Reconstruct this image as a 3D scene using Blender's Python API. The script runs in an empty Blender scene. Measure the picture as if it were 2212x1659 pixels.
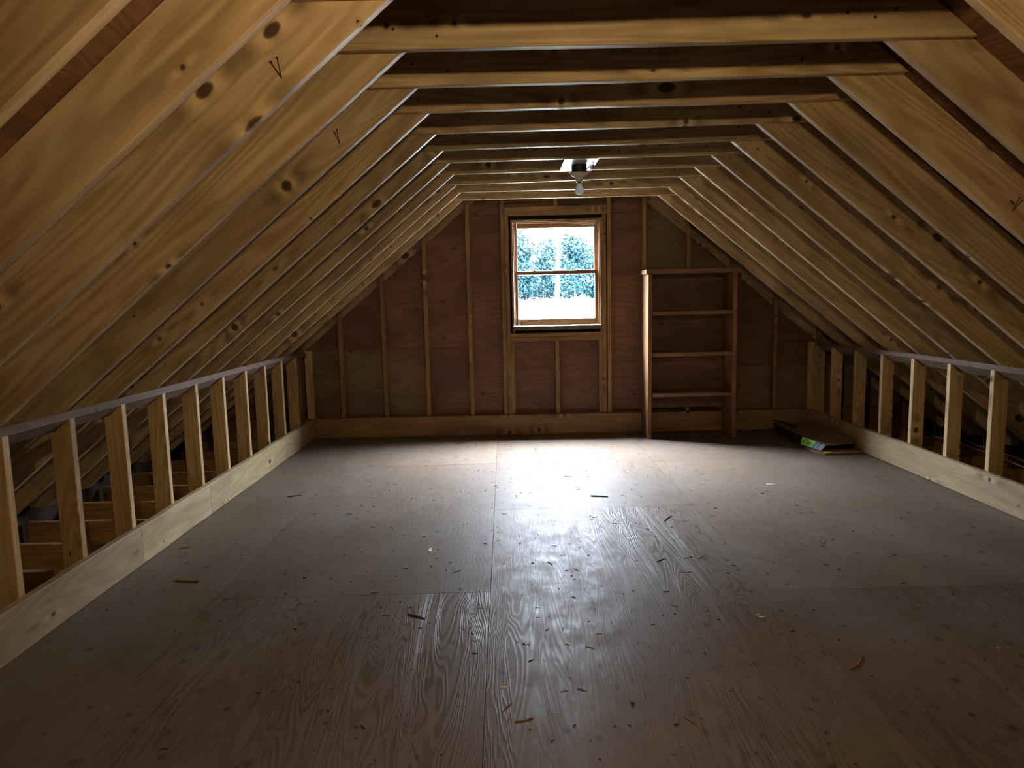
import bpy, bmesh, math, random
from mathutils import Vector, Matrix

SC = bpy.context.scene
COL = SC.collection
random.seed(7)

# ------------------------------------------------------------------ camera
cam_d = bpy.data.cameras.new('camera')
cam_d.lens = 24.726
cam_d.sensor_width = 36.0
cam_d.sensor_fit = 'HORIZONTAL'
cam_d.clip_start = 0.05
cam_d.clip_end = 500
cam = bpy.data.objects.new('camera', cam_d)
COL.objects.link(cam)
_r = Vector((0.999699, -0.010758, -0.022038))
_u = Vector((0.023155, 0.118032, 0.992740))
_b = Vector((-0.008078, -0.992952, 0.118246))
M = Matrix((_r, _u, _b)).transposed().to_4x4()
M.translation = Vector((-0.4852, -6.5631, 1.2604))
cam.matrix_world = M
SC.camera = cam

# ------------------------------------------------------------------ world, exposure
SKY = 880.0
wd = bpy.data.worlds.new('sky')
SC.world = wd
wd.use_nodes = True
wn = wd.node_tree
wn.nodes.clear()
# overcast, far brighter overhead than towards the horizon
tc = wn.nodes.new('ShaderNodeTexCoord')
sxz = wn.nodes.new('ShaderNodeSeparateXYZ')
wn.links.new(tc.outputs['Generated'], sxz.inputs[0])
hs = wn.nodes.new('ShaderNodeValToRGB')
hs.color_ramp.elements[0].position = 0.0
hs.color_ramp.elements[0].color = (0.035, 0.038, 0.042, 1)
e = hs.color_ramp.elements.new(0.40)
e.color = (0.125, 0.138, 0.158, 1)
hs.color_ramp.elements[-1].position = 1.0
hs.color_ramp.elements[-1].color = (0.74, 0.83, 1.0, 1)
wn.links.new(sxz.outputs[2], hs.inputs[0])
bg = wn.nodes.new('ShaderNodeBackground')
bg.inputs[1].default_value = SKY
wn.links.new(hs.outputs[0], bg.inputs[0])
wo = wn.nodes.new('ShaderNodeOutputWorld')
wn.links.new(bg.outputs[0], wo.inputs[0])

SC.view_settings.view_transform = 'Standard'
SC.view_settings.look = 'None'
SC.view_settings.gamma = 1.0
SC.view_settings.use_curve_mapping = False
SC.view_settings.exposure = 0.22
SC.cycles.use_denoising = True
SC.cycles.max_bounces = 5
SC.cycles.diffuse_bounces = 4
SC.cycles.use_adaptive_sampling = True
SC.cycles.adaptive_threshold = 0.12
SC.cycles.adaptive_min_samples = 20
SC.cycles.transparent_max_bounces = 16

# ------------------------------------------------------------------ frame of the building
KS = -0.0205                     # the cross members run slightly askew to the knee walls
S = 0.4064                       # 16 inch centres
TAN = 0.8255
TH = math.atan(TAN)
XL, XR, ZC = -0.826, 0.871, 2.131
RAFTER = 0.184
XM = (XL + XR) / 2
ZR = ZC + (XM - XL) * TAN        # ridge height of the rafter undersides
FACE_L, FACE_R = -2.304, 2.328   # inner faces of the knee wall boards
BACK = -9.70                     # back gable

def W(x, y, z):
    return Vector((x, y + KS * x, z))

# ------------------------------------------------------------------ materials
class NT:
    def __init__(s, name):
        s.m = bpy.data.materials.new(name)
        s.m.use_nodes = True
        s.t = s.m.node_tree
        s.t.nodes.clear()
        s.out = s.n('OutputMaterial')
    def n(s, typ, **kw):
        nd = s.t.nodes.new('ShaderNode' + typ)
        for k, v in kw.items():
            setattr(nd, k, v)
        return nd
    def l(s, a, b):
        s.t.links.new(a, b)
    def put(s, sock, v):
        if isinstance(v, bpy.types.NodeSocket):
            s.l(v, sock)
        else:
            sock.default_value = v
    def math(s, op, a, b=0.0, c=0.0, clamp=False):
        nd = s.n('Math', operation=op, use_clamp=clamp)
        s.put(nd.inputs[0], a); s.put(nd.inputs[1], b); s.put(nd.inputs[2], c)
        return nd.outputs[0]
    def vmath(s, op, a, b):
        nd = s.n('VectorMath', operation=op)
        s.put(nd.inputs[0], a); s.put(nd.inputs[1], b)
        return nd.outputs[0]
    def noise(s, vec, scale, detail=2, rough=0.5, dist=0.0):
        nd = s.n('TexNoise')
        s.put(nd.inputs['Vector'], vec)
        nd.inputs['Scale'].default_value = scale
        nd.inputs['Detail'].default_value = detail
        nd.inputs['Roughness'].default_value = rough
        nd.inputs['Distortion'].default_value = dist
        return nd.outputs[0]
    def ramp(s, fac, stops, interp='LINEAR'):
        nd = s.n('ValToRGB')
        nd.color_ramp.interpolation = interp
        el = nd.color_ramp.elements
        while len(el) < len(stops):
            el.new(0.5)
        for e, (p, c) in zip(el, stops):
            e.position = p
            e.color = (c[0], c[1], c[2], 1) if hasattr(c, '__len__') else (c, c, c, 1)
        s.put(nd.inputs[0], fac)
        return nd.outputs[0]
    def mix(s, fac, a, b, mode='MIX'):
        nd = s.n('Mix', data_type='RGBA', blend_type=mode)
        s.put(nd.inputs[0], fac)
        for i, v in ((6, a), (7, b)):
            if isinstance(v, tuple) and len(v) == 3:
                v = (*v, 1)
            s.put(nd.inputs[i], v)
        return nd.outputs[2]
    def maprange(s, v, a, b, c=0.0, d=1.0):
        nd = s.n('MapRange')
        s.put(nd.inputs[0], v)
        for i, q in enumerate((a, b, c, d)):
            nd.inputs[1 + i].default_value = q
        return nd.outputs[0]
    def bsdf(s, color, rough=0.6, spec=0.4, bump=None, bstr=0.2, bdist=0.002, metal=0.0, **kw):
        b = s.n('BsdfPrincipled')
        s.put(b.inputs['Base Color'], (*color, 1) if isinstance(color, tuple) and len(color) == 3 else color)
        s.put(b.inputs['Roughness'], rough)
        s.put(b.inputs['Specular IOR Level'], spec)
        b.inputs['Metallic'].default_value = metal
        for k, v in kw.items():
            s.put(b.inputs[k.replace('_', ' ')], v)
        if bump is not None:
            bp = s.n('Bump')
            bp.inputs['Strength'].default_value = bstr
            bp.inputs['Distance'].default_value = bdist
            s.l(bump, bp.inputs['Height'])
            s.l(bp.outputs[0], b.inputs['Normal'])
        s.l(b.outputs[0], s.out.inputs[0])
        return s.m
    def flat(s, co, fx, fy):
        """2-D coordinates on the board: along its length, and round its section"""
        a = s.n('SeparateXYZ'); s.l(co, a.inputs[0])
        b = s.n('CombineXYZ')
        s.l(s.math('MULTIPLY', a.outputs[0], fx), b.inputs[0])
        s.l(s.math('MULTIPLY', s.math('ADD', a.outputs[1], a.outputs[2]), fy), b.inputs[1])
        return b.outputs[0]
    def coord(s):
        tc = s.n('TexCoord')
        oi = s.n('ObjectInfo')
        off = s.n('VectorMath', operation='SCALE')
        off.inputs[0].default_value = (37.0, 23.0, 51.0)
        s.l(oi.outputs['Random'], off.inputs['Scale'])
        return s.vmath('ADD', tc.outputs['Object'], off.outputs[0]), oi.outputs['Random'], tc.outputs['Object']

def m_plain(name, col, rough=0.6, spec=0.4, metal=0.0, **kw):
    return NT(name).bsdf(col, rough, spec, metal=metal, **kw)

def m_lumber(name, light, dark, knot=(0.085, 0.044, 0.019), knots=0.55, rough=0.5, stain=0.35, tint=0.16):
    """sawn softwood, grain along the board's own X"""
    t = NT(name)
    co, rnd, _ = t.coord()
    kv = t.n('TexVoronoi', voronoi_dimensions='2D')
    kv.inputs['Scale'].default_value = 1.0
    kvec = t.flat(co, 3.6, 5.2)
    t.l(kvec, kv.inputs['Vector'])
    sep = t.n('SeparateColor'); t.l(kv.outputs['Color'], sep.inputs[0])
    keep = t.math('GREATER_THAN', sep.outputs[0], 1.0 - knots)
    size = t.math('MULTIPLY_ADD', t.math('POWER', sep.outputs[1], 2.5), 0.085, 0.020)
    dv = t.n('SeparateXYZ'); t.l(t.vmath('SUBTRACT', kvec, kv.outputs['Position']), dv.inputs[0])
    ax = t.math('MULTIPLY', t.math('ABSOLUTE', dv.outputs[0]), t.maprange(sep.outputs[2], 0, 1, 1.45, 0.62))
    ay = t.math('ABSOLUTE', dv.outputs[1])
    wob = t.noise(co, 24, 1)
    rr = t.math('SQRT', t.math('ADD', t.math('MULTIPLY', ax, ax), t.math('MULTIPLY', ay, ay)))
    rel = t.math('DIVIDE', t.math('MULTIPLY_ADD', wob, 0.035, t.math('SUBTRACT', rr, 0.0175)), size)
    kn = t.math('MULTIPLY', t.maprange(rel, 1.05, 0.7), keep)
    halo = t.math('MULTIPLY', t.maprange(rel, 4.5, 0.8), keep)
    rim = t.math('MULTIPLY', t.math('MULTIPLY', t.maprange(rel, 1.35, 1.0), t.maprange(rel, 0.55, 0.95)), keep)
    # flame of pale and dark grain running out of each knot
    fl_y = t.maprange(t.math('DIVIDE', ay, size), 3.2, 0.6)
    fl = t.math('MULTIPLY', t.math('MULTIPLY', fl_y, keep), t.maprange(sep.outputs[1], 0.1, 0.5, 0.2, 1.0))
    fl_pale = t.math('MULTIPLY', fl, t.math('MULTIPLY', t.maprange(ax, 0.30, 0.10), t.maprange(ax, 0.02, 0.10)))
    fl_dark = t.math('MULTIPLY', fl, t.math('MULTIPLY', t.maprange(ax, 0.62, 0.34), t.maprange(ax, 0.16, 0.32)))
    # grain pushed aside by the knots
    sx = t.n('SeparateXYZ'); t.l(co, sx.inputs[0])
    zz = t.math('MULTIPLY_ADD', halo, 0.02, sx.outputs[2])
    cb = t.n('CombineXYZ'); t.l(sx.outputs[0], cb.inputs[0]); t.l(sx.outputs[1], cb.inputs[1]); t.l(zz, cb.inputs[2])
    g1 = t.noise(t.vmath('MULTIPLY', cb.outputs[0], (1.6, 22, 26)), 1.0, 3, 0.55, 0.4)
    g2 = t.noise(t.vmath('MULTIPLY', cb.outputs[0], (4.0, 150, 170)), 1.0, 2, 0.6)
    ring = t.noise(t.vmath('MULTIPLY', cb.outputs[0], (0.55, 5, 6)), 1.0, 1, 0.5)
    rg = t.math('SINE', t.math('MULTIPLY', ring, 95.0))
    rg = t.math('MULTIPLY_ADD', rg, 0.5, 0.5)
    f = t.math('ADD', t.math('MULTIPLY', g1, 0.46), t.math('ADD', t.math('MULTIPLY', g2, 0.36), t.math('MULTIPLY', rg, 0.23)))
    col = t.mix(t.maprange(f, 0.34, 0.66), light, dark)
    blot = t.noise(t.vmath('MULTIPLY', co, (2.2, 5, 6)), 1.0, 2, 0.6)
    col = t.mix(t.maprange(blot, 0.48, 0.72, 0, stain), col, tuple(c * 0.42 for c in dark))
    pale = t.noise(t.vmath('MULTIPLY', t.vmath('ADD', co, (9.1, 3.3, 4.7)), (1.8, 5, 7)), 1.0, 2, 0.5)
    col = t.mix(t.maprange(pale, 0.52, 0.72, 0, 0.5), col, tuple(min(1, c * 1.35) for c in light))
    col = t.mix(t.math('MULTIPLY', halo, 0.30), col, tuple(c * 0.62 for c in dark))
    col = t.mix(t.math('MULTIPLY', fl_pale, 0.85), col, tuple(min(1, c * 1.3) for c in light))
    col = t.mix(t.math('MULTIPLY', fl_dark, 0.75), col, tuple(c * 0.5 for c in dark))
    col = t.mix(kn, col, knot)
    col = t.mix(t.math('MULTIPLY', rim, 0.8), col, tuple(c * 0.22 for c in knot))
    val = t.maprange(rnd, 0, 1, 1 - tint, 1 + tint)
    vm = t.n('CombineColor')
    for i in range(3): t.l(val, vm.inputs[i])
    col = t.mix(1.0, col, vm.outputs[0], 'MULTIPLY')
    r = t.maprange(g1, 0.3, 0.7, rough - 0.1, rough + 0.12)
    return t.bsdf(col, r, 0.45)

def m_plywood(name, light, dark, patch, rough=0.55, bands=16.0, scale=(0.7, 5.0, 5.0), knots=0.3, bstr=0.15, spec=0.4, patchy=0.7):
    """rotary cut veneer, grain along the sheet's own X"""
    t = NT(name)
    co, rnd, _ = t.coord()
    n1 = t.noise(t.vmath('MULTIPLY', co, scale), 1.0, 2, 0.45, 0.6)
    rg = t.math('SINE', t.math('MULTIPLY', n1, bands * 6.283))
    rg = t.math('MULTIPLY_ADD', rg, 0.5, 0.5)
    g2 = t.noise(t.vmath('MULTIPLY', co, (3.0, 120, 120)), 1.0, 2, 0.6)
    f = t.math('ADD', t.math('MULTIPLY', rg, 0.6), t.math('MULTIPLY', g2, 0.4))
    col = t.mix(t.maprange(f, 0.25, 0.85), light, dark)
    bl = t.noise(t.vmath('MULTIPLY', co, (1.1, 2.6, 2.6)), 1.0, 2, 0.5, 0.5)
    col = t.mix(t.maprange(bl, 0.5, 0.62, 0, patchy), col, patch)
    kv = t.n('TexVoronoi', voronoi_dimensions='2D'); kv.inputs['Scale'].default_value = 1.0
    t.l(t.flat(co, 3.6, 6.0), kv.inputs['Vector'])
    sep = t.n('SeparateColor'); t.l(kv.outputs['Color'], sep.inputs[0])
    keep = t.math('GREATER_THAN', sep.outputs[0], 1.0 - knots)
    size = t.math('MULTIPLY_ADD', sep.outputs[1], 0.07, 0.03)
    rel = t.math('DIVIDE', kv.outputs['Distance'], size)
    kn = t.math('MULTIPLY', t.maprange(rel, 1.2, 0.6), keep)
    col = t.mix(t.math('MULTIPLY', kn, 0.8), col, tuple(c * 0.25 for c in dark))
    val = t.maprange(rnd, 0, 1, 0.86, 1.14)
    vm = t.n('CombineColor')
    for i in range(3): t.l(val, vm.inputs[i])
    col = t.mix(1.0, col, vm.outputs[0], 'MULTIPLY')
    return t.bsdf(col, rough, spec)

def m_floor(name, figure):
    t = NT(name)
    co, rnd, _ = t.coord()
    geo = t.n('NewGeometry')
    wp = geo.outputs['Position']
    n1 = t.noise(t.vmath('MULTIPLY', co, (0.8, 7.5, 1.0)), 1.0, 2, 0.5, 0.8)
    rg = t.math('SINE', t.math('MULTIPLY', n1, 150.0))
    rg = t.math('MULTIPLY_ADD', rg, 0.5, 0.5)
    rg = t.math('POWER', rg, 1.6)
    fine = t.noise(t.vmath('MULTIPLY', co, (5.0, 140, 1)), 1.0, 3, 0.65)
    # strongly figured sheets next to plainer ones
    fig = t.maprange(t.noise(t.vmath('MULTIPLY', co, (0.5, 1.1, 1.0)), 1.0, 1, 0.5), 0.36, 0.56, 0.30 * figure, figure)
    late = t.math('MULTIPLY', rg, fig)
    base = t.mix(t.maprange(fine, 0.25, 0.8), (0.155, 0.114, 0.078), (0.116, 0.083, 0.054))
    col = t.mix(t.math('MULTIPLY', late, 0.8), base, (0.056, 0.038, 0.025))
    blot = t.noise(t.vmath('MULTIPLY', wp, (1.6, 1.3, 1)), 1.0, 4, 0.6)
    col = t.mix(t.maprange(blot, 0.42, 0.7, 0, 0.5), col, (0.165, 0.137, 0.113))
    grime = t.noise(t.vmath('MULTIPLY', t.vmath('ADD', wp, (4.0, 9.0, 0.0)), (2.4, 2.0, 1)), 1.0, 5, 0.7)
    col = t.mix(t.maprange(grime, 0.55, 0.75, 0, 0.45), col, (0.088, 0.070, 0.055))
    # dark oval knots and dents
    kv = t.n('TexVoronoi', voronoi_dimensions='2D'); kv.inputs['Scale'].default_value = 1.0
    t.l(t.flat(co, 7.5, 10.0), kv.inputs['Vector'])
    sep = t.n('SeparateColor'); t.l(kv.outputs['Color'], sep.inputs[0])
    keep = t.math('GREATER_THAN', sep.outputs[0], 0.35)
    size = t.math('MULTIPLY_ADD', sep.outputs[1], 0.11, 0.05)
    wob = t.noise(co, 25, 2)
    dd = t.math('MULTIPLY_ADD', wob, 0.08, t.math('SUBTRACT', kv.outputs['Distance'], 0.04))
    kn = t.math('MULTIPLY', t.maprange(t.math('DIVIDE', dd, size), 1.3, 0.4), keep)
    kn = t.math('MULTIPLY', kn, t.maprange(sep.outputs[2], 0.1, 1.0, 0.2, 0.95))
    col = t.mix(kn, col, (0.050, 0.040, 0.034))
    # pale scuffs
    sc = t.noise(t.vmath('MULTIPLY', wp, (26, 20, 1)), 1.0, 4, 0.75)
    col = t.mix(t.maprange(sc, 0.66, 0.74, 0, 0.35), col, (0.26, 0.24, 0.22))
    val = t.maprange(rnd, 0, 1, 0.88, 1.12)
    vm = t.n('CombineColor')
    for i in range(3): t.l(val, vm.inputs[i])
    col = t.mix(1.0, col, vm.outputs[0], 'MULTIPLY')
    h = t.math('ADD', t.math('MULTIPLY', late, 0.9), t.math('MULTIPLY', fine, 0.35))
    h = t.math('SUBTRACT', h, t.math('MULTIPLY', kn, 0.5))
    wear = t.noise(t.vmath('MULTIPLY', wp, (9, 7, 1)), 1.0, 4, 0.7)
    rough = t.math('ADD', t.maprange(late, 0, 1, 0.50, 0.30), t.maprange(wear, 0.3, 0.7, -0.06, 0.12))
    return t.bsdf(col, rough, 0.06, h, 0.45, 0.0016)

MAT = {}
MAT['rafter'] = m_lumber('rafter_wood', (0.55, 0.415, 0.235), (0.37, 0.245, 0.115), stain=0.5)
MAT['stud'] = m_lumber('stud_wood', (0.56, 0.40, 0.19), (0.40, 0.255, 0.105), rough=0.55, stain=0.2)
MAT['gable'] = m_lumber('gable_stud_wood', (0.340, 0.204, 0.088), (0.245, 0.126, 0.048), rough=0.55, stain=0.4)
MAT['board'] = m_lumber('board_wood', (0.403, 0.310, 0.173), (0.324, 0.234, 0.119), rough=0.5, stain=0.25, knots=0.4)
MAT['plate_wood'] = m_lumber('plate_wood', (0.175, 0.118, 0.084), (0.130, 0.085, 0.062), rough=0.6, stain=0.3)
MAT['joist'] = m_lumber('joist_wood', (0.44, 0.25, 0.09), (0.30, 0.15, 0.05), rough=0.6)
MAT['shelf'] = m_lumber('shelf_wood', (0.248, 0.130, 0.053), (0.174, 0.081, 0.031), rough=0.5, stain=0.3, knots=0.35)
MAT['redply'] = m_plywood('red_plywood', (0.211, 0.105, 0.059), (0.161, 0.073, 0.038), (0.124, 0.050, 0.028))
MAT['paleply'] = m_plywood('pale_plywood', (0.248, 0.161, 0.077), (0.205, 0.124, 0.056), (0.149, 0.065, 0.034), patchy=0.55)
MAT['roofply'] = m_plywood('roof_plywood', (0.20, 0.10, 0.045), (0.13, 0.06, 0.027), (0.085, 0.042, 0.022), rough=0.7)
MAT['floor'] = m_floor('figured_floor_plywood', 0.85)
MAT['floor_plain'] = m_floor('plain_floor_plywood', 0.28)
MAT['window'] = m_lumber('window_wood', (0.264, 0.141, 0.057), (0.198, 0.093, 0.036), rough=0.4, stain=0.15, knots=0.1, tint=0.06)
MAT['sill'] = m_lumber('sill_wood', (0.125, 0.105, 0.070), (0.100, 0.081, 0.050), rough=0.5, stain=0.2, knots=0.1, tint=0.04)
MAT['gap_shade'] = m_plain('gap_shade_black', (0.012, 0.013, 0.014), 0.8)
MAT['eave_shade'] = m_plain('shaded_eave_wood', (0.035, 0.022, 0.013), 0.9)  # near black in place of the shade out at the eaves
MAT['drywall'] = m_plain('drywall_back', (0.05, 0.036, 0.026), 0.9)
MAT['nail'] = m_plain('steel_nail', (0.06, 0.045, 0.035), 0.5, metal=0.6)
MAT['black'] = m_plain('black_plastic', (0.010, 0.008, 0.008), 0.45)
MAT['porcelain'] = m_plain('porcelain', (0.62, 0.55, 0.50), 0.25)
MAT['brass'] = m_plain('brass', (0.55, 0.42, 0.18), 0.3, metal=1.0)
MAT['cable'] = m_plain('white_cable', (0.62, 0.60, 0.55), 0.5)
MAT['whitestrip'] = m_plain('pale_strip', (0.30, 0.26, 0.19), 0.5)
MAT['kraft'] = m_plain('kraft_card', (0.20, 0.115, 0.062), 0.8)
MAT['blackfilm'] = m_plain('black_wrapper', (0.008, 0.009, 0.012), 0.35)
MAT['bluefilm'] = m_plain('blue_print', (0.02, 0.085, 0.27), 0.4)
MAT['greenlabel'] = m_plain('green_label', (0.36, 0.86, 0.12), 0.6)
MAT['ink'] = m_plain('ink', (0.02, 0.05, 0.015), 0.7)
MAT['printgrey'] = m_plain('grey_print', (0.055, 0.05, 0.05), 0.6)
MAT['greycard'] = m_plain('grey_card', (0.34, 0.30, 0.27), 0.8)
MAT['yellow'] = m_plain('yellow_print', (0.42, 0.33, 0.02), 0.6)
MAT['splinter_dark'] = m_plain('dark_splinter', (0.035, 0.022, 0.014), 0.8)
MAT['splinter'] = m_plain('amber_splinter', (0.22, 0.095, 0.03), 0.75)
MAT['splinter_pale'] = m_plain('pale_chip', (0.55, 0.50, 0.42), 0.8)
MAT['bark'] = m_plain('pale_bark', (0.5, 0.5, 0.5), 0.9)
MAT['lawn'] = m_plain('lawn', (0.028, 0.030, 0.022), 0.95)
MAT['roofslab'] = m_plain('roof_outer', (0.05, 0.05, 0.05), 0.9)

def m_leaf():
    t = NT('leaf')
    oi = t.n('NewGeometry')
    n = t.noise(oi.outputs['Position'], 0.9, 2)
    col = t.mix(t.maprange(n, 0.35, 0.65), (0.0052, 0.0230, 0.0275), (0.0100, 0.0300, 0.0340))
    return t.bsdf(col, 0.7, 0.1)
MAT['leaf'] = m_leaf()

def m_glass():
    t = NT('window_glass')
    tr = t.n('BsdfTransparent'); tr.inputs[0].default_value = (0.97, 0.985, 1, 1)
    gl = t.n('BsdfGlossy'); gl.inputs['Roughness'].default_value = 0.02
    lw = t.n('LayerWeight'); lw.inputs[0].default_value = 0.5
    fr = t.math('MULTIPLY_ADD', t.math('POWER', lw.outputs['Facing'], 5.0), 0.9, 0.03)
    mx = t.n('MixShader')
    t.l(fr, mx.inputs[0]); t.l(tr.outputs[0], mx.inputs[1]); t.l(gl.outputs[0], mx.inputs[2])
    t.l(mx.outputs[0], t.out.inputs[0])
    return t.m
MAT['glass'] = m_glass()

def m_metal_plate():
    t = NT('galvanised_plate')
    co, rnd, o = t.coord()
    n = t.noise(o, 14, 4, 0.6)
    col = t.mix(t.maprange(n, 0.4, 0.7), (0.72, 0.74, 0.76), (0.45, 0.46, 0.47))
    return t.bsdf(col, t.maprange(n, 0.3, 0.7, 0.32, 0.5), 0.5, metal=0.55)
MAT['plate'] = m_metal_plate()

def m_bulb_off():
    t = NT('frosted_bulb')
    b = t.n('BsdfPrincipled'); b.inputs['Base Color'].default_value = (0.80, 0.86, 0.90, 1); b.inputs['Roughness'].default_value = 0.25
    tl = t.n('BsdfTranslucent'); tl.inputs[0].default_value = (0.85, 0.92, 0.97, 1)
    mx = t.n('MixShader'); mx.inputs[0].default_value = 0.7
    t.l(b.outputs[0], mx.inputs[1]); t.l(tl.outputs[0], mx.inputs[2]); t.l(mx.outputs[0], t.out.inputs[0])
    return t.m
MAT['bulb'] = m_bulb_off()

BULB = 1020.0
def m_bulb_on():
    t = NT('lit_bulb')
    e = t.n('Emission')
    e.inputs[0].default_value = (1.0, 0.72, 0.40, 1)
    e.inputs[1].default_value = BULB
    t.l(e.outputs[0], t.out.inputs[0])
    return t.m
MAT['bulb_on'] = m_bulb_on()

# ------------------------------------------------------------------ builders
def tag(o, label=None, cat=None, group=None, kind=None):
    if label: o['label'] = label
    if cat: o['category'] = cat
    if group: o['group'] = group
    if kind: o['kind'] = kind
    return o

def empty(name, loc=(0, 0, 0)):
    o = bpy.data.objects.new(name, None)
    o.empty_display_size = 0.1
    COL.objects.link(o)
    o.location = loc
    return o

def link(name, me, mat, parent=None, mw=None):
    o = bpy.data.objects.new(name, me)
    COL.objects.link(o)
    if mat is not None and not me.materials:
        me.materials.append(MAT[mat])
    if parent is not None:
        o.parent = parent
        bm = Matrix.Identity(4)
        p = parent
        while p is not None:
            bm = p.matrix_basis @ bm
            p = p.parent
        if mw is not None:
            o.matrix_basis = bm.inverted() @ mw
        else:
            o.matrix_basis = bm.inverted()
    elif mw is not None:
        o.matrix_basis = mw
    return o

def frame(a, b, deep):
    X = (b - a).normalized()
    Z = (deep - X * deep.dot(X)).normalized()
    Y = Z.cross(X)
    m = Matrix((X, Y, Z)).transposed().to_4x4()
    m.translation = (a + b) / 2
    return m

def board(name, parent, mat, a, b, thick, deep, dd=(0, 0, 1), ea=None, eb=None, ch=0.003, raw=False, warp=0.0):
    """a-b: centre line; thick and deep: section; dd: direction of the deep side; ea, eb: end plane normals"""
    A = a if raw else W(*a)
    B = b if raw else W(*b)
    m = frame(A, B, Vector(dd))
    L = (B - A).length
    r3 = m.to_3x3().transposed()
    t2, d2 = thick / 2, deep / 2
    c = min(ch, t2 * 0.5, d2 * 0.5)
    sec = [(-t2 + c, -d2), (t2 - c, -d2), (t2, -d2 + c), (t2, d2 - c), (t2 - c, d2), (-t2 + c, d2), (-t2, d2 - c), (-t2, -d2 + c)]
    vs, fs = [], []
    n = 8
    stations = [0, 1] if warp == 0 else [i / 8 for i in range(9)]
    ph = random.uniform(0, 6.28)
    for s in stations:
        for (y, z) in sec:
            x = -L / 2 + s * L
            for q, e in ((0, ea), (1, eb)):
                if e is not None and s == q:
                    nl = r3 @ Vector(e)
                    if abs(nl.x) > 1e-4:
                        x -= (nl.y * y + nl.z * z) / nl.x
            zz = z + warp * math.sin(ph + s * 7.0) * math.sin(s * math.pi)
            yy = y + warp * 0.7 * math.cos(ph + s * 5.0) * math.sin(s * math.pi)
            vs.append((x, yy, zz))
    for k in range(len(stations) - 1):
        for i in range(n):
            j = (i + 1) % n
            fs.append((k * n + i, k * n + j, (k + 1) * n + j, (k + 1) * n + i))
    e0 = (len(stations) - 1) * n
    fs.append(tuple(reversed(range(n))))
    fs.append(tuple(range(e0, e0 + n)))
    me = bpy.data.meshes.new(name)
    me.from_pydata([Vector(v) for v in vs], [], [tuple(reversed(f)) for f in fs])
    me.validate()
    bm = bmesh.new(); bm.from_mesh(me); bmesh.ops.recalc_face_normals(bm, faces=bm.faces); bm.to_mesh(me); bm.free()
    return link(name, me, mat, parent, m)

def box(name, parent, mat, x0, x1, y0, y1, z0, z1, ch=0.003, axis=None):
    """axis aligned box in the building's frame, grain along its longest side unless axis says otherwise"""
    d = (x1 - x0, y1 - y0, z1 - z0)
    ax = axis if axis is not None else max(range(3), key=lambda i: d[i])
    c = [(x0 + x1) / 2, (y0 + y1) / 2, (z0 + z1) / 2]
    a, b = list(c), list(c)
    a[ax] -= d[ax] / 2; b[ax] += d[ax] / 2
    if ax == 0:
        return board(name, parent, mat, a, b, d[1], d[2], (0, 0, 1), ch=ch)
    if ax == 1:
        return board(name, parent, mat, a, b, d[0], d[2], (0, 0, 1), ch=ch)
    return board(name, parent, mat, a, b, d[1], d[0], (1, KS, 0), ch=ch)

def bm_obj(name, parent, mat, bm, mw=None, smooth=False):
    bmesh.ops.recalc_face_normals(bm, faces=bm.faces)
    me = bpy.data.meshes.new(name)
    bm.to_mesh(me); bm.free()
    if smooth:
        for p in me.polygons: p.use_smooth = True
    return link(name, me, mat, parent, mw)

def lathe(bm, prof, seg=24):
    rings = []
    for r, z in prof:
        if r < 1e-5:
            rings.append([bm.verts.new((0, 0, z))])
        else:
            rings.append([bm.verts.new((r * math.cos(2 * math.pi * i / seg), r * math.sin(2 * math.pi * i / seg), z)) for i in range(seg)])
    for a, b in zip(rings, rings[1:]):
        for i in range(seg):
            j = (i + 1) % seg
            if len(a) == 1 and len(b) == 1: continue
            if len(a) == 1: bm.faces.new((a[0], b[i], b[j]))
            elif len(b) == 1: bm.faces.new((a[i], a[j], b[0]))
            else: bm.faces.new((a[i], a[j], b[j], b[i]))
    return bm

def tube(bm, pts, r, seg=8):
    pts = [Vector(p) for p in pts]
    prev = None
    up = Vector((0.31, 0.17, 0.93))
    for k, p in enumerate(pts):
        d = (pts[min(k + 1, len(pts) - 1)] - pts[max(k - 1, 0)]).normalized()
        x = d.cross(up).normalized(); y = x.cross(d)
        rr = r[k] if isinstance(r, (list, tuple)) else r
        ring = [bm.verts.new(p + (x * math.cos(2 * math.pi * i / seg) + y * math.sin(2 * math.pi * i / seg)) * rr) for i in range(seg)]
        if prev:
            for i in range(seg):
                j = (i + 1) % seg
                bm.faces.new((prev[i], prev[j], ring[j], ring[i]))
        else:
            bm.faces.new(list(reversed(ring)))
        prev = ring
    bm.faces.new(prev)
    return bm

def smooth_path(pts, n=6):
    pts = [Vector(p) for p in pts]
    out = []
    for i in range(len(pts) - 1):
        p0 = pts[max(i - 1, 0)]; p1 = pts[i]; p2 = pts[i + 1]; p3 = pts[min(i + 2, len(pts) - 1)]
        for k in range(n):
            t = k / n
            out.append(0.5 * ((2 * p1) + (p2 - p0) * t + (2 * p0 - 5 * p1 + 4 * p2 - p3) * t * t + (3 * p1 - p0 - 3 * p2 + p3) * t ** 3))
    out.append(pts[-1])
    return out

def slab(name, parent, mat, quad, thick, nrm=None):
    """a four (or more) cornered sheet with thickness, corners in world space"""
    q = [Vector(v) for v in quad]
    n = nrm or (q[1] - q[0]).cross(q[-1] - q[0]).normalized()
    bm = bmesh.new()
    a = [bm.verts.new(v + n * thick / 2) for v in q]
    b = [bm.verts.new(v - n * thick / 2) for v in q]
    bm.faces.new(a); bm.faces.new(list(reversed(b)))
    for i in range(len(q)):
        j = (i + 1) % len(q)
        bm.faces.new((a[j], a[i], b[i], b[j]))
    return bm_obj(name, parent, mat, bm)

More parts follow.
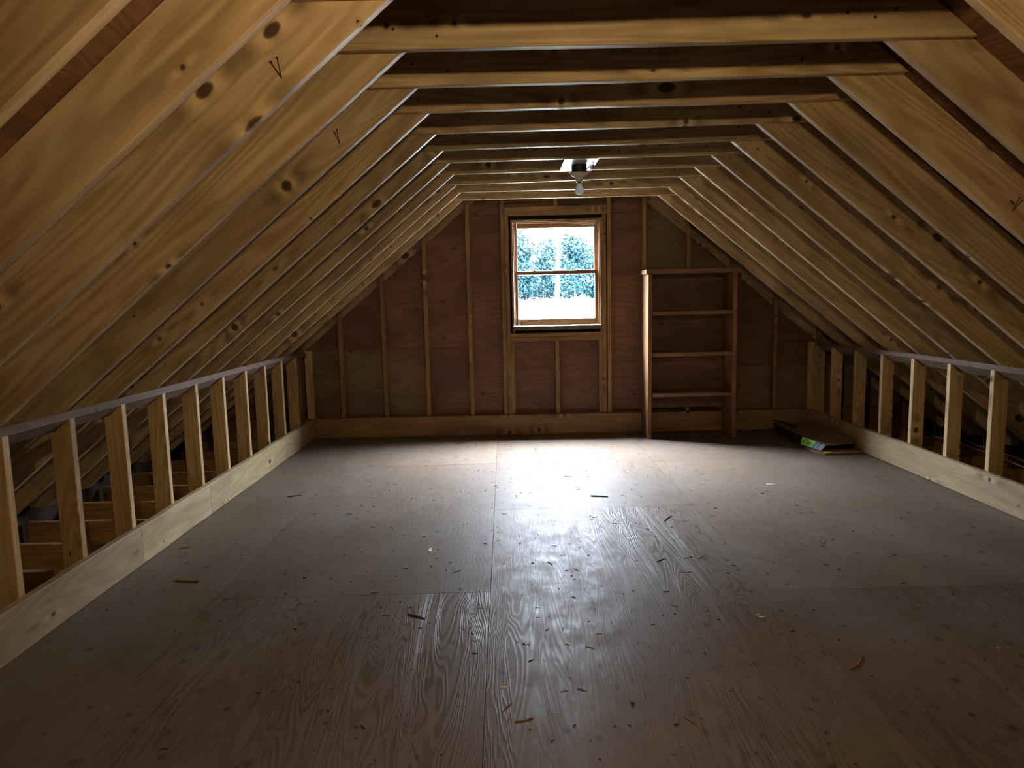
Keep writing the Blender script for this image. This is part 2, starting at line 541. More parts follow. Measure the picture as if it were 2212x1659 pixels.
# shared nail: shank along local Z with a flat head at the top
bm = bmesh.new()
lathe(bm, [(0.0, 0.0), (0.0017, 0.0), (0.0017, 0.060), (0.0042, 0.060), (0.0042, 0.0625), (0.0, 0.0625)], 8)
NAIL = bpy.data.meshes.new('nail'); bm.to_mesh(NAIL); bm.free(); NAIL.materials.append(MAT['nail'])
bm = bmesh.new()
lathe(bm, [(0.0, -0.002), (0.0055, -0.002), (0.0055, 0.0012), (0.0, 0.0016)], 8)
NAILHEAD = bpy.data.meshes.new('nail_head'); bm.to_mesh(NAILHEAD); bm.free(); NAILHEAD.materials.append(MAT['nail'])

def nail(parent, pos, direction, head=False):
    d = Vector(direction).normalized()
    m = d.to_track_quat('Z', 'Y').to_matrix().to_4x4()
    m.translation = pos
    return link('nail', NAILHEAD if head else NAIL, None, parent, m)

# ================================================================== SETTING
# ---- roof: rafters, ties, sheathing
ceiling = tag(empty('ceiling'), 'open roof of amber rafters and collar ties under brown plywood', 'ceiling', kind='structure')
JS = list(range(10, -13, -1))
UPL = Vector((-math.sin(TH), 0, math.cos(TH)))
UPR = Vector((math.sin(TH), 0, math.cos(TH)))
NAILS = {(0, 'L'): [(-1.131, 1.928)], (2, 'L'): [(-1.15, 1.917)], (2, 'R'): [(1.62, 1.58)]}

def rafter_line(side, off, x):
    """a point of the rafter's centre line: off = perpendicular offset above the underside"""
    if side == 'L':
        z = ZC + (x - XL) * TAN
        return x + UPL.x * off, z + UPL.z * off
    z = ZC - (x - XR) * TAN
    return x + UPR.x * off, z + UPR.z * off

EAVE = 2.60
def rafter(side, y0, y1, name='rafter', lo=0.0, warp=0.003):
    yc = (y0 + y1) / 2
    up = UPL if side == 'L' else UPR
    if side == 'L':
        a = rafter_line('L', RAFTER / 2, XL - EAVE); b = rafter_line('L', RAFTER / 2, XM - 0.02 - UPL.x * RAFTER / 2)
    else:
        a = rafter_line('R', RAFTER / 2, XR + EAVE); b = rafter_line('R', RAFTER / 2, XM + 0.02 - UPR.x * RAFTER / 2)
    o = board(name, ceiling, 'rafter', (a[0], yc, a[1] - lo), (b[0], yc, b[1] - lo), y1 - y0, RAFTER, up,
              ea=(0, 0, 1), eb=(1, 0, 0), warp=warp)
    return o

for j in JS:
    y1 = -0.295 - S * (10 - j)
    for side in 'LR':
        o = rafter(side, y1 - 0.038, y1)
        for (x, z) in NAILS.get((j, side), []):
            nail(o, W(x, y1 - 0.037, z), (0.0, -0.62, 0.78))
# gable rafters let into the studs of the front and back walls
for y0, y1 in ((0.051, 0.089), (BACK - 0.089, BACK - 0.051)):
    for side in 'LR':
        rafter(side, y0, y1, lo=0.018, warp=0.0)

RES_L = [-1.2, -3.8, -1.2, -1.9, -1.9, .5, .2, -1.3, 0, -1.2]
RES_R = [-4.3, -.1, 3.4, 3.9, 4., 4.9, 4.3, 5.6, 1.5, -.5]
TIE_D = 0.184
def tie_z(k):
    yn = -0.371 - S * (9 - k)
    d = yn + 6.56
    if 0 <= k < 10:
        return RES_L[k] * d / 1519, RES_R[k] * d / 1519
    return 0.010, 0.010
zc2 = ZC + TIE_D / 2
xl = XL + (zc2 - ZC) / TAN - RAFTER / math.sin(TH) + 0.006
xr = XR - (zc2 - ZC) / TAN + RAFTER / math.sin(TH) - 0.006
TIES = {}
for k in range(9, -13, -1):
    yn = -0.371 - S * (9 - k)
    dl, dr = tie_z(k)
    o = board('collar_tie', ceiling, 'rafter', (xl, yn + 0.019, zc2 + dl), (xr, yn + 0.019, zc2 + dr), 0.0376, TIE_D,
              (0, 0, 1), ea=tuple(UPL), eb=tuple(UPR), warp=0.002)
    TIES[k] = o
    if 0 <= k <= 7:
        for dx in (0.10, 0.19, 0.27):
            for sgn, x0, dz in ((1, xl, dl), (-1, xr, dr)):
                z = ZC + dz + random.uniform(0.04, 0.15)
                nail(o, W(x0 + sgn * (dx + 0.12 * (z - ZC) / 0.15), yn - 0.0006, z), (0, -1, 0), head=True)

# ridge board
box('ridge_board', ceiling, 'rafter', XM - 0.019, XM + 0.019, BACK - 0.05, 0.05, ZR + 0.03, ZR + 0.26)

# roof sheathing: 4 x 8 sheets across the rafters
def roof_sheets(side):
    up = UPL if side == 'L' else UPR
    dirx = -1 if side == 'L' else 1
    x_top = XM
    base = Vector((XM, 0, ZR)) + up * (RAFTER + 0.0065)
    base.x = XM; base.z = ZR + (RAFTER + 0.0065) / math.cos(TH)
    along = Vector((dirx * math.cos(TH), 0, -math.sin(TH)))
    L = 4.55
    s0, row = 0.0, 0
    widths = [1.219, 1.219, 1.219, 0.9]
    for wdt in widths:
        ys = [0.10]
        y = 0.10 - (1.219 if row % 2 else 2.438)
        while y > BACK - 0.1:
            ys.append(y); y -= 2.438
        ys.append(BACK - 0.1)
        for ya, yb in zip(ys, ys[1:]):
            c = base + along * (s0 + wdt / 2)
            o = board('roof_sheet', ceiling, 'roofply', (c.x, yb + 0.0012, c.z), (c.x, ya - 0.0012, c.z), wdt - 0.0025, 0.0125, up, ch=0.0006)
        s0 += wdt; row += 1
roof_sheets('L'); roof_sheets('R')
for side, up, dirx in (('L', UPL, -1), ('R', UPR, 1)):
    base = Vector((XM, 0, ZR + (RAFTER + 0.0135) / math.cos(TH)))
    along = Vector((dirx * math.cos(TH), 0, -math.sin(TH)))
    e = base + along * 4.7
    n = up * 0.03
    q = [W(base.x, 0.13, base.z), W(base.x, BACK - 0.13, base.z), W(e.x, BACK - 0.13, e.z), W(e.x, 0.13, e.z)]
    bm = bmesh.new()
    lo = [bm.verts.new(v) for v in q]; hi = [bm.verts.new(v + n) for v in q]
    bm.faces.new(lo); bm.faces.new(hi)
    for i in range(4):
        bm.faces.new((lo[i], lo[(i + 1) % 4], hi[(i + 1) % 4], hi[i]))
    bm_obj('roof_covering', ceiling, 'roofslab', bm)

# ---- floor: plywood sheets, joists, lower ceiling
floor = tag(empty('floor'), 'worn plywood floor sheets scattered with splinters', 'floor', kind='structure')
def sheet_col(x0, x1, seams, looks=''):
    ys = [-0.002] + [s for s in seams] + [BACK]
    for k, (a, b) in enumerate(zip(ys, ys[1:])):
        me_h = 0.018
        board('plywood_sheet', floor, 'floor' if looks[k:k + 1] == 'f' else 'floor_plain', ((x0 + x1) / 2, b + 0.0012, -me_h / 2), ((x0 + x1) / 2, a - 0.0012, -me_h / 2),
              (x1 - x0) - 0.0016, me_h, (0, 0, 1), ch=0.0003)
sheet_col(-2.335, -1.785, [-2.43, -4.868, -7.306])
sheet_col(-1.785, -0.575, [-1.222, -3.648, -6.086], 'ppff')
sheet_col(-0.575, 0.635, [-2.415, -4.853, -7.291], 'pfff')
sheet_col(0.635, 1.845, [-1.222, -3.66, -6.098], 'ppff')
sheet_col(1.845, 2.36, [-2.452, -4.89, -7.328])
for n in range(-1, 23):
    y = -0.401 - S * n
    box('joist', floor, 'joist', -3.42, 3.46, y - 0.019, y + 0.019, -0.204, -0.0185)
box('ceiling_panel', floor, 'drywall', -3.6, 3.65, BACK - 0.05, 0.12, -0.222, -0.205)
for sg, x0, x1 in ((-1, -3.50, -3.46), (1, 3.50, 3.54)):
    box('eave_board', floor, 'eave_shade', x0, x1, BACK - 0.1, 0.12, -0.60, -0.01)
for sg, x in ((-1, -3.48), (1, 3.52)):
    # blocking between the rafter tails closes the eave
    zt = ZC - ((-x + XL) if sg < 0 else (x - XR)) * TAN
    box('eave_blocking', floor, 'eave_shade', x - 0.02, x + 0.02, BACK - 0.1, 0.12, -0.009, zt + (RAFTER + 0.004) / math.cos(TH))

# ---- front gable wall
wall_front = tag(empty('wall_front'), 'far gable wall of studs over reddish brown plywood', 'wall', kind='structure')
def zroof(x, extra=0.0):
    return (ZC + (x - XL) * TAN if x < XM else ZC - (x - XR) * TAN) + extra
def stud(x, zb, zt, mat='gable', y0=0.0, name='stud', parent=None, y1=0.0885):
    """2x4 on edge in the gable; its top is cut to the roof slope when it reaches the roof"""
    return board(name, parent or wall_front, mat, (x, (y0 + y1) / 2, zb), (x, (y0 + y1) / 2, zt), y1 - y0, 0.038, (1, KS, 0))
ZB = 0.190
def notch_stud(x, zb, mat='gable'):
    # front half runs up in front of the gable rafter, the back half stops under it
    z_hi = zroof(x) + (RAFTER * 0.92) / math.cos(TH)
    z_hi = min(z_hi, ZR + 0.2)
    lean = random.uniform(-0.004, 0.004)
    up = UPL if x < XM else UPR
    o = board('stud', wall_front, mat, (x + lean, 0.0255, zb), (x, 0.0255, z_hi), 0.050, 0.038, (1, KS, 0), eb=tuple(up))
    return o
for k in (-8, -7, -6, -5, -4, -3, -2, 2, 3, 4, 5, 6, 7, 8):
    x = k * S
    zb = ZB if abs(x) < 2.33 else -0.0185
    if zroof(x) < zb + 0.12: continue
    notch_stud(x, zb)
# extra dark stud doubled beside the third from the left eave
# window framing
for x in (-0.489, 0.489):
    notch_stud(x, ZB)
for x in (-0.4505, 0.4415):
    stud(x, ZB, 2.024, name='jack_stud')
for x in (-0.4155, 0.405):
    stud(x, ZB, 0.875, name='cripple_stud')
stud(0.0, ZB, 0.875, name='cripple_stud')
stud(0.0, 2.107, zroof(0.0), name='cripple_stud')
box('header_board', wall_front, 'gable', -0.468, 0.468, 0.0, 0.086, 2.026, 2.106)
for z0 in (0.876, 0.9145):
    box('rough_sill', wall_front, 'gable', -0.430, 0.4215, 0.0, 0.086, z0, z0 + 0.0365)
# base board along the floor and the sole plate behind it
box('base_board', wall_front, 'gable', FACE_L + 0.004, FACE_R - 0.004, -0.038, -0.001, 0.002, 0.188)
box('sole_plate', wall_front, 'gable', -3.4, 3.4, 0.001, 0.088, -0.018, 0.187)
# black strips put in for the shade of the gaps round the window
box('gap_shade_fill', wall_front, 'gap_shade', -0.432, -0.4135, 0.055, 0.09, 0.953, 2.024, ch=0.0005)
box('gap_shade_fill', wall_front, 'gap_shade', 0.4285, 0.4225 + 0.0015, 0.055, 0.09, 0.953, 2.024, ch=0.0003)
box('gap_shade_fill', wall_front, 'gap_shade', -0.43, 0.42, 0.06, 0.09, 1.996, 2.0245, ch=0.0005)
box('gap_shade_fill', wall_front, 'gap_shade', -0.43, 0.42, 0.06, 0.09, 0.9525, 0.982, ch=0.0005)
# plywood sheathing, sheet by sheet, with the opening left for the window
YS0, YS1 = 0.0895, 0.102
OX0, OX1, OZ0, OZ1 = -0.415, 0.424, 0.985, 1.985
def ply(x0, x1, z0, z1, mat):
    # clip to roof by polygon
    g = 0.0012
    x0 += g; x1 -= g; z0 += g; z1 -= g
    pts = [(x0, z0), (x1, z0), (x1, z1), (x0, z1)]
    def clip(pts, fn):
        out = []
        for i in range(len(pts)):
            p, q = pts[i], pts[(i + 1) % len(pts)]
            fp, fq = fn(p), fn(q)
            if fp >= 0: out.append(p)
            if (fp >= 0) != (fq >= 0):
                t = fp / (fp - fq)
                out.append((p[0] + (q[0] - p[0]) * t, p[1] + (q[1] - p[1]) * t))
        return out
    ex = (RAFTER + 0.005) / math.cos(TH)
    pts = clip(pts, lambda p: ZC + (p[0] - XL) * TAN + ex - p[1])
    pts = clip(pts, lambda p: ZC - (p[0] - XR) * TAN + ex - p[1])
    if len(pts) < 3: return
    c = W((x0 + x1) / 2, (YS0 + YS1) / 2, (z0 + z1) / 2)
    q = [W(x, (YS0 + YS1) / 2, z) - c for x, z in pts]
    n = Vector((-KS, 1, 0)).normalized()
    bm = bmesh.new()
    a = [bm.verts.new(v + n * (YS1 - YS0) / 2) for v in q]
    b = [bm.verts.new(v - n * (YS1 - YS0) / 2) for v in q]
    bm.faces.new(a); bm.faces.new(list(reversed(b)))
    for i in range(len(q)):
        j = (i + 1) % len(q)
        bm.faces.new((a[j], a[i], b[i], b[j]))
    bm_obj('plywood_sheet', wall_front, mat, bm, Matrix.Translation(c))
ZS = [-0.39, 0.828, 1.476, 2.047, 3.1]
ply(-3.8, -1.219, ZS[0], ZS[1], 'paleply')
ply(-1.219, OX0, ZS[0], ZS[1], 'redply')
ply(OX0, OX1, ZS[0], OZ0, 'redply')
ply(OX1, 1.219, ZS[0], ZS[1], 'redply')
ply(1.219, 3.8, ZS[0], 0.60, 'paleply')
ply(1.219, 3.8, 0.60, ZS[1], 'redply')
ply(-3.8, -0.813, ZS[1], ZS[2], 'redply')
ply(-0.813, OX0, ZS[1], 1.88, 'redply')
ply(OX1, 0.813, ZS[1], ZS[2], 'redply')
ply(0.813, 3.8, ZS[1], ZS[2], 'redply')
ply(-3.8, -0.813, ZS[2], ZS[3], 'redply')
ply(-0.813, OX0, 1.88, ZS[3], 'redply')
ply(OX0, OX1, OZ1, ZS[3], 'redply')
ply(OX1, 0.813, ZS[2], ZS[3], 'redply')
ply(0.813, 3.8, ZS[2], ZS[3], 'paleply')
ply(-3.8, 0.0, ZS[3], ZS[4], 'redply')
ply(0.0, 3.8, ZS[3], ZS[4], 'redply')
# outer cladding, keeps the seams dark
for x0, x1, z0, z1 in ((-3.8, OX0, -0.4, 3.3), (OX1, 3.8, -0.4, 3.3), (OX0, OX1, -0.4, OZ0), (OX0, OX1, OZ1, 3.3)):
    pass
def cladding(y0, y1, hole):
    bm = bmesh.new()
    ex = (RAFTER + 0.01) / math.cos(TH)
    ridge = ZR + ex
    xo0, xo1, zo0, zo1 = hole if hole else (-0.3, 0.3, 1.0, 1.5)
    polys = []
    zl = lambda x: min(ZC + (x - XL) * TAN, ZC - (x - XR) * TAN) + ex
    polys.append([(-3.75, -0.4), (xo0, -0.4), (xo0, zl(xo0)), (-3.75, zl(-3.75))])
    polys.append([(xo1, -0.4), (3.8, -0.4), (3.8, zl(3.8)), (xo1, zl(xo1))])
    polys.append([(xo0, -0.4), (xo1, -0.4), (xo1, zo0), (xo0, zo0)])
    polys.append([(xo0, zo1), (xo1, zo1), (xo1, zl(xo1)), (XM, zl(XM)), (xo0, zl(xo0))])
    if not hole: polys.append([(xo0, zo0), (xo1, zo0), (xo1, zo1), (xo0, zo1)])
    for pl in polys:
        a = [bm.verts.new(W(x, y0, z)) for x, z in pl]; b = [bm.verts.new(W(x, y1, z)) for x, z in pl]
        bm.faces.new(a); bm.faces.new(list(reversed(b)))
        for i in range(len(pl)):
            j = (i + 1) % len(pl)
            bm.faces.new((a[i], b[i], b[j], a[j]))
    return bm
bm_obj('cladding', wall_front, 'roofslab', cladding(0.1025, 0.1275, (-0.402, 0.412, 0.980, 1.980)))

# ---- window
def build_window(name, label, back):
    win = tag(empty(name, W(0, BACK if back else 0.0, 0.98)), label, 'window', kind='structure')
    def wb(nm, par, mat, x0, x1, y0, y1, z0, z1, ch=0.003):
        if back: y0, y1 = BACK - y1, BACK - y0
        return box(nm, par, mat, x0, x1, y0, y1, z0, z1, ch)
    wy = (lambda y: BACK - y) if back else (lambda y: y)
    wb('frame', win, 'window', -0.4125, -0.392, 0.003, 0.128, 0.955, 1.992)
    wb('frame', win, 'window', 0.402, 0.4225, 0.003, 0.128, 0.955, 1.992)
    wb('frame', win, 'window', -0.3915, 0.4015, 0.008, 0.128, 1.967, 1.992)
    wb('parting_stop', win, 'window', -0.3915, -0.380, 0.020, 0.034, 1.022, 1.9665)
    wb('parting_stop', win, 'window', 0.390, 0.4015, 0.020, 0.034, 1.022, 1.9665)
    wb('parting_stop', win, 'window', -0.379, 0.389, 0.020, 0.034, 1.956, 1.9665)
    wb('sill', win, 'sill', -0.409, 0.409, -0.022, 0.033, 0.980, 1.020, ch=0.005)
    wb('outer_sill', win, 'window', -0.3915, 0.4015, 0.034, 0.16, 0.975, 1.018)
    def sash(nm, y0, y1, zb0, zb1, zt0, zt1):
        s = wb(nm, win, 'window', -0.3912, -0.355, y0, y1, zb0, zt1)
        wb('stile', s, 'window', 0.359, 0.4012, y0, y1, zb0, zt1)
        wb('rail', s, 'window', -0.3545, 0.3585, y0, y1, zb0, zb1)
        wb('rail', s, 'window', -0.3545, 0.3585, y0, y1, zt0, zt1)
        ym = (y0 + y1) / 2
        wb('pane', s, 'glass', -0.3545, 0.3585, ym - 0.002, ym + 0.002, zb1 + 0.0005, zt0 - 0.0005, ch=0.0002)
        return s
    sash('upper_sash', 0.0705, 0.104, 1.490, 1.5275, 1.9185, 1.9645)
    low = sash('lower_sash', 0.0350, 0.0695, 1.0205, 1.080, 1.4905, 1.5265)
    for x in (-0.20, 0.205):
        bm = bmesh.new()
        lathe(bm, [(0, 0), (0.017, 0), (0.017, 0.006), (0.006, 0.008), (0.006, 0.014), (0, 0.014)], 12)
        bm_obj('sash_lock', low, 'brass', bm, Matrix.Translation(W(x, wy(0.052), 1.527)))
    if not back:
        for z0, z1, z2, r in ((1.962, 1.955, 1.936, 0.0018), (1.958, 1.948, 1.922, 0.0015)):
            bm = bmesh.new()
            tube(bm, smooth_path([W(-0.05, 0.018, z0), W(0.18, 0.018, z1), W(0.388, 0.018, z2)]), r, 6)
            bm_obj('gap_light_strip', win, 'whitestrip', bm)  # pale strips standing in for daylight leaking over the slipped sash
    # daylight is guided through the opening
    pl = bpy.data.lights.new('window_portal', 'AREA')
    pl.shape = 'RECTANGLE'; pl.size = 0.80; pl.size_y = 0.95
    pl.cycles.is_portal = True
    po = bpy.data.objects.new('window_portal', pl)
    COL.objects.link(po)
    po.location = W(0.005, wy(0.17), 1.49)
    po.rotation_euler = (math.radians(90 if back else -90), 0, math.atan(KS))
build_window('window_1', 'double hung wooden window in the far gable wall', False)

# ---- back gable behind the camera
wall_back = tag(empty('wall_back'), 'near gable wall of studs and plywood behind the viewpoint', 'wall', kind='structure')
bm_obj('plywood_lining', wall_back, 'redply', cladding(BACK - 0.1275, BACK - 0.0895, None))
for k in range(-6, 7):
    x = k * S
    board('stud', wall_back, 'gable', (x, BACK - 0.0255, 0.0), (x, BACK - 0.0255, zroof(x) + 0.1), 0.05, 0.038, (1, KS, 0))
box('base_board', wall_back, 'board', -2.28, 2.30, BACK + 0.001, BACK + 0.038, 0.002, 0.188)

# ---- knee walls
def knee(side):
    sg = -1 if side == 'L' else 1
    wname = 'wall_left' if side == 'L' else 'wall_right'
    w = tag(empty(wname), ('open knee wall of short studs along the left eave' if side == 'L' else 'open knee wall of short studs along the right eave'), 'wall', kind='structure')
    face = FACE_L if side == 'L' else FACE_R
    sf = face + sg * 0.038                       # inner face of the studs
    zb = 0.803 if side == 'L' else 0.792         # lower inner corner of the plate
    up = UPL if side == 'L' else UPR
    ins = Vector((-sg * math.cos(TH), 0, math.sin(TH)))   # up the slope, inward
    y_first = -0.357 if side == 'L' else 0.0159
    if side == 'L':
        ys = [-0.763 + S - S * i for i in range(0, 24)]
    else:
        ys = [-0.3905 + S * 0.82] + [-0.3905 - S * i for i in range(0, 24)]
    for i, yf in enumerate(ys):
        if yf < BACK + 0.1 or yf > -0.01: continue
        xc = sf + sg * 0.0445
        zt = zb - 0.0445 * TAN - 0.001
        lean = random.uniform(-0.004, 0.004)
        d = random.uniform(-0.002, 0.004)
        board('stud', w, 'stud', (xc + sg * abs(d) * 0, yf - 0.019 + lean, -0.018), (xc, yf - 0.019, zt), 0.038, 0.089, (1, 0, 0), eb=tuple(up))
    # sloping top plate in two lengths
    cxx = Vector((sf, 0, zb)) - ins * 0.0445 + up * 0.0195
    brk = -3.9 if side == 'L' else -3.0
    for a, b in ((-0.045, brk + 0.001), (brk - 0.001, BACK + 0.01)):
        board('top_plate', w, 'plate_wood', (cxx.x, b, cxx.z), (cxx.x, a, cxx.z), 0.089, 0.038, tuple(up), warp=0.004)
    # base boards butted end to end
    js = [-0.040, -0.851, -2.405, -3.227, -5.1, BACK + 0.04] if side == 'L' else [-0.040, -3.05, -5.9, BACK + 0.04]
    xb = face + sg * 0.019
    for a, b in zip(js, js[1:]):
        board('base_board', w, 'board', (xb, b + 0.0012, 0.095), (xb, a - 0.0012, 0.095), 0.0372, 0.187, (0, 0, 1), warp=0.002)
    # post standing in the corner against the gable
    x0 = face - sg * 0.006
    board('corner_post', w, 'stud', (x0 + sg * 0.036, -0.020, 0.190), (x0 + sg * 0.036, -0.020, zb + 0.028), 0.036, 0.066, (1, KS, 0))
    return w
knee('L'); knee('R')

# ================================================================== THINGS
# ---- built-in shelf unit
bk = tag(empty('bookshelf', W(1.17, -0.2, 0)), 'tall rough wooden shelf unit with three shelves beside the window', 'bookshelf')
SB = -0.040
SF = -0.357
def side_panel(xb0, xb1, xt0, xt1, zt):
    board('side_panel', bk, 'shelf', ((xb0 + xb1) / 2, (SF + SB) / 2, 0.001), ((xt0 + xt1) / 2, (SF + SB) / 2, zt), SB - SF, 0.036, (1, KS, 0))
side_panel(0.770, 0.806, 0.779, 0.815, 1.458)
side_panel(1.524, 1.560, 1.522, 1.558, 1.458)
for z in (1.118, 0.752, 0.391):
    box('shelf_board', bk, 'shelf', 0.8165, 1.5215, SF + 0.003, SB - 0.003, z - 0.0175, z + 0.0175)
board('back_panel', bk, 'redply', (0.8165, -0.0405, 0.845), (1.5215, -0.0405, 0.845), 0.004, 1.226, (0, 0, 1), ch=0.0005)
box('top_board', bk, 'shelf', 0.762, 1.585, SF - 0.003, -0.003, 1.4605, 1.499)

# ---- bare bulb fixtures
def fixture(x, y, lit, label):
    root = tag(empty('light_fixture', W(x, y, ZC)), label, 'light')
    c = W(x, y, ZC)
    T = Matrix.Translation(c)
    p = box('mounting_plate', root, 'plate', x - 0.112, x + 0.105, y - 0.205, y + 0.215, ZC - 0.0045, ZC - 0.0025, ch=0.0003)
    bm = bmesh.new()
    lathe(bm, [(0, -0.005), (0.050, -0.005), (0.050, -0.052), (0.047, -0.054), (0, -0.054)], 32)
    jb = bm_obj('junction_box', root, 'black', bm, T)
    for s in (-1, 1):
        bm = bmesh.new(); bmesh.ops.create_cube(bm, size=1, matrix=Matrix.Translation((s * 0.056, 0, -0.050)) @ Matrix.Diagonal((0.016, 0.014, 0.006, 1)))
        bm_obj('ear', jb, 'black', bm, T)
    bm = bmesh.new()
    lathe(bm, [(0, -0.0545), (0.058, -0.0545), (0.060, -0.060), (0.057, -0.067), (0.040, -0.076), (0.029, -0.086), (0.023, -0.098), (0.022, -0.112), (0.018, -0.113), (0, -0.113)], 32)
    bm_obj('lamp_holder', root, 'porcelain', bm, T, True)
    bm = bmesh.new()
    lathe(bm, [(0, -0.1135), (0.0135, -0.1135), (0.0140, -0.119), (0.0135, -0.122), (0, -0.122)], 20)
    bm_obj('screw_cap', root, 'brass', bm, T)
    bm = bmesh.new()
    lathe(bm, [(0.0, -0.1225), (0.0150, -0.1225), (0.0165, -0.130), (0.0215, -0.143), (0.0275, -0.156), (0.0298, -0.167), (0.0285, -0.178), (0.0230, -0.187), (0.0130, -0.1925), (0, -0.194)], 28)
    bm_obj('bulb', root, 'bulb_on' if lit else 'bulb', bm, T, True)
    bm = bmesh.new()
    pts = [(0.048, 0.01, -0.030), (0.062, 0.0, -0.022), (0.080, -0.03, -0.012), (0.088, -0.055, -0.020), (0.070, -0.05, -0.030), (0.078, -0.01, -0.034), (0.092, -0.03, -0.018), (0.085, 0.02, -0.012), (0.096, 0.06, -0.010), (0.090, 0.15, -0.010)]
    tube(bm, smooth_path(pts, 5), 0.0035, 6)
    bm_obj('wire', root, 'black', bm, T)
    return root
fixture(0.023, -1.841, False, 'unlit bare bulb in porcelain holder on a metal plate under the ties')
fixture(-0.20, -1.841 - 9 * S, True, 'lit bare bulb on a metal plate overhead near the viewpoint')

# ---- white cables lying over the joists behind the right knee wall
def cable(pts, r, label):
    bm = bmesh.new()
    tube(bm, smooth_path([W(*p) for p in pts], 6), r, 8)
    o = bm_obj('electric_cable', None, 'cable', bm, None, True)
    tag(o, label, 'cable', 'electric cables on the joists')
cable([(3.46, -0.12, 0.03), (3.40, -0.25, 0.012), (3.28, -0.42, -0.008), (3.27, -0.55, -0.010), (3.30, -0.68, -0.010), (3.29, -0.85, -0.008), (3.27, -1.0, -0.010), (3.30, -1.15, -0.008), (3.24, -1.42, -0.010), (3.20, -1.70, -0.010), (3.15, -2.2, -0.010), (3.05, -3.2, -0.010)], 0.006,
      'white electric cable with a curled end behind the knee wall near the cardboard package')
cable([(3.42, -0.62, -0.010), (3.37, -0.86, -0.009), (3.35, -1.05, -0.009), (3.37, -1.25, -0.009), (3.33, -1.50, -0.010), (3.30, -1.9, -0.010), (3.26, -2.6, -0.010), (3.2, -3.4, -0.010)], 0.0055,
      'second white electric cable closer to the right eave')

# ---- crumpled package on the floor in the right corner
pk = tag(empty('cardboard_package', W(2.1, -0.7, 0)), 'crumpled dark cardboard package with a bright green label on the floor', 'package')
def wv(l): return [W(*p) for p in l]
# floor sheet of the carton
slab('bottom_flap', pk, 'kraft', wv([(1.985, -0.25, 0.008), (1.95, -1.06, 0.008), (1.995, -1.145, 0.008), (2.30, -1.11, 0.010), (2.315, -0.22, 0.010)]), 0.012, Vector((0, 0, 1)))
def sheet_grid(name, mat, rows, thick=0.004, wob=0.0):
    bm = bmesh.new()
    g = [[bm.verts.new(W(*p) + Vector((0, 0, random.uniform(-wob, wob)))) for p in r] for r in rows]
    for i in range(len(g) - 1):
        for j in range(len(g[0]) - 1):
            bm.faces.new((g[i][j], g[i][j + 1], g[i + 1][j + 1], g[i + 1][j]))
    bmesh.ops.recalc_face_normals(bm, faces=bm.faces)
    bmesh.ops.solidify(bm, geom=bm.faces[:], thickness=thick)
    return bm_obj(name, pk, mat, bm)
side = sheet_grid('side_wrapper', 'blackfilm', [
    [(1.984, -0.24, 0.016), (1.968, -0.55, 0.016), (1.945, -0.85, 0.016), (2.010, -1.060, 0.016)],
    [(1.950, -0.25, 0.060), (1.945, -0.55, 0.055), (1.940, -0.85, 0.055), (2.030, -1.055, 0.036)],
    [(1.920, -0.28, 0.108), (1.925, -0.55, 0.098), (1.945, -0.85, 0.096), (2.055, -1.050, 0.058)]])
sheet_grid('top_sheet', 'kraft', [
    [(1.926, -0.285, 0.112), (1.93, -0.55, 0.102), (1.950, -0.85, 0.100), (2.058, -1.045, 0.063)],
    [(2.03, -0.25, 0.085), (2.04, -0.55, 0.075), (2.06, -0.82, 0.082), (2.12, -1.04, 0.055)],
    [(2.16, -0.22, 0.098), (2.17, -0.52, 0.100), (2.18, -0.80, 0.080), (2.20, -1.00, 0.055)],
    [(2.30, -0.20, 0.105), (2.30, -0.50, 0.112), (2.305, -0.80, 0.094), (2.305, -1.00, 0.060)]], 0.004, 0.004)
sheet_grid('mouth_shade', 'blackfilm', [
    [(2.03, -0.98, 0.022), (2.15, -0.99, 0.022), (2.29, -1.00, 0.024)],
    [(2.05, -0.90, 0.050), (2.15, -0.90, 0.048), (2.29, -0.92, 0.052)]], 0.004)  # black sheet put in for the shade inside the carton's open end
sheet_grid('torn_flap', 'blackfilm', [
    [(1.945, -0.20, 0.118), (2.00, -0.26, 0.110), (2.05, -0.45, 0.090)],
    [(1.998, -0.12, 0.112), (2.06, -0.22, 0.108), (2.10, -0.40, 0.094)]], 0.003)
def side_pt(u, v, off):
    """u along the side from far (0) to near (1), v up the side"""
    rows = [[(1.984, -0.24, 0.016), (1.968, -0.55, 0.016), (1.945, -0.85, 0.016), (2.010, -1.060, 0.016)],
            [(1.950, -0.25, 0.060), (1.945, -0.55, 0.055), (1.940, -0.85, 0.055), (2.030, -1.055, 0.036)],
            [(1.920, -0.28, 0.108), (1.925, -0.55, 0.098), (1.945, -0.85, 0.096), (2.055, -1.050, 0.058)]]
    def at(row):
        t = u * 3; i = min(int(t), 2); f = t - i
        return Vector(row[i]).lerp(Vector(row[i + 1]), f)
    t = v * 2; i = min(int(t), 1)
    p = at(rows[i]).lerp(at(rows[i + 1]), t - i)
    return W(p.x - off, p.y, p.z + off * 0.3)
def patch(name, parent, mat, uv, off, th=0.0012):
    return slab(name, parent, mat, [side_pt(u, v, off) for u, v in uv], th)
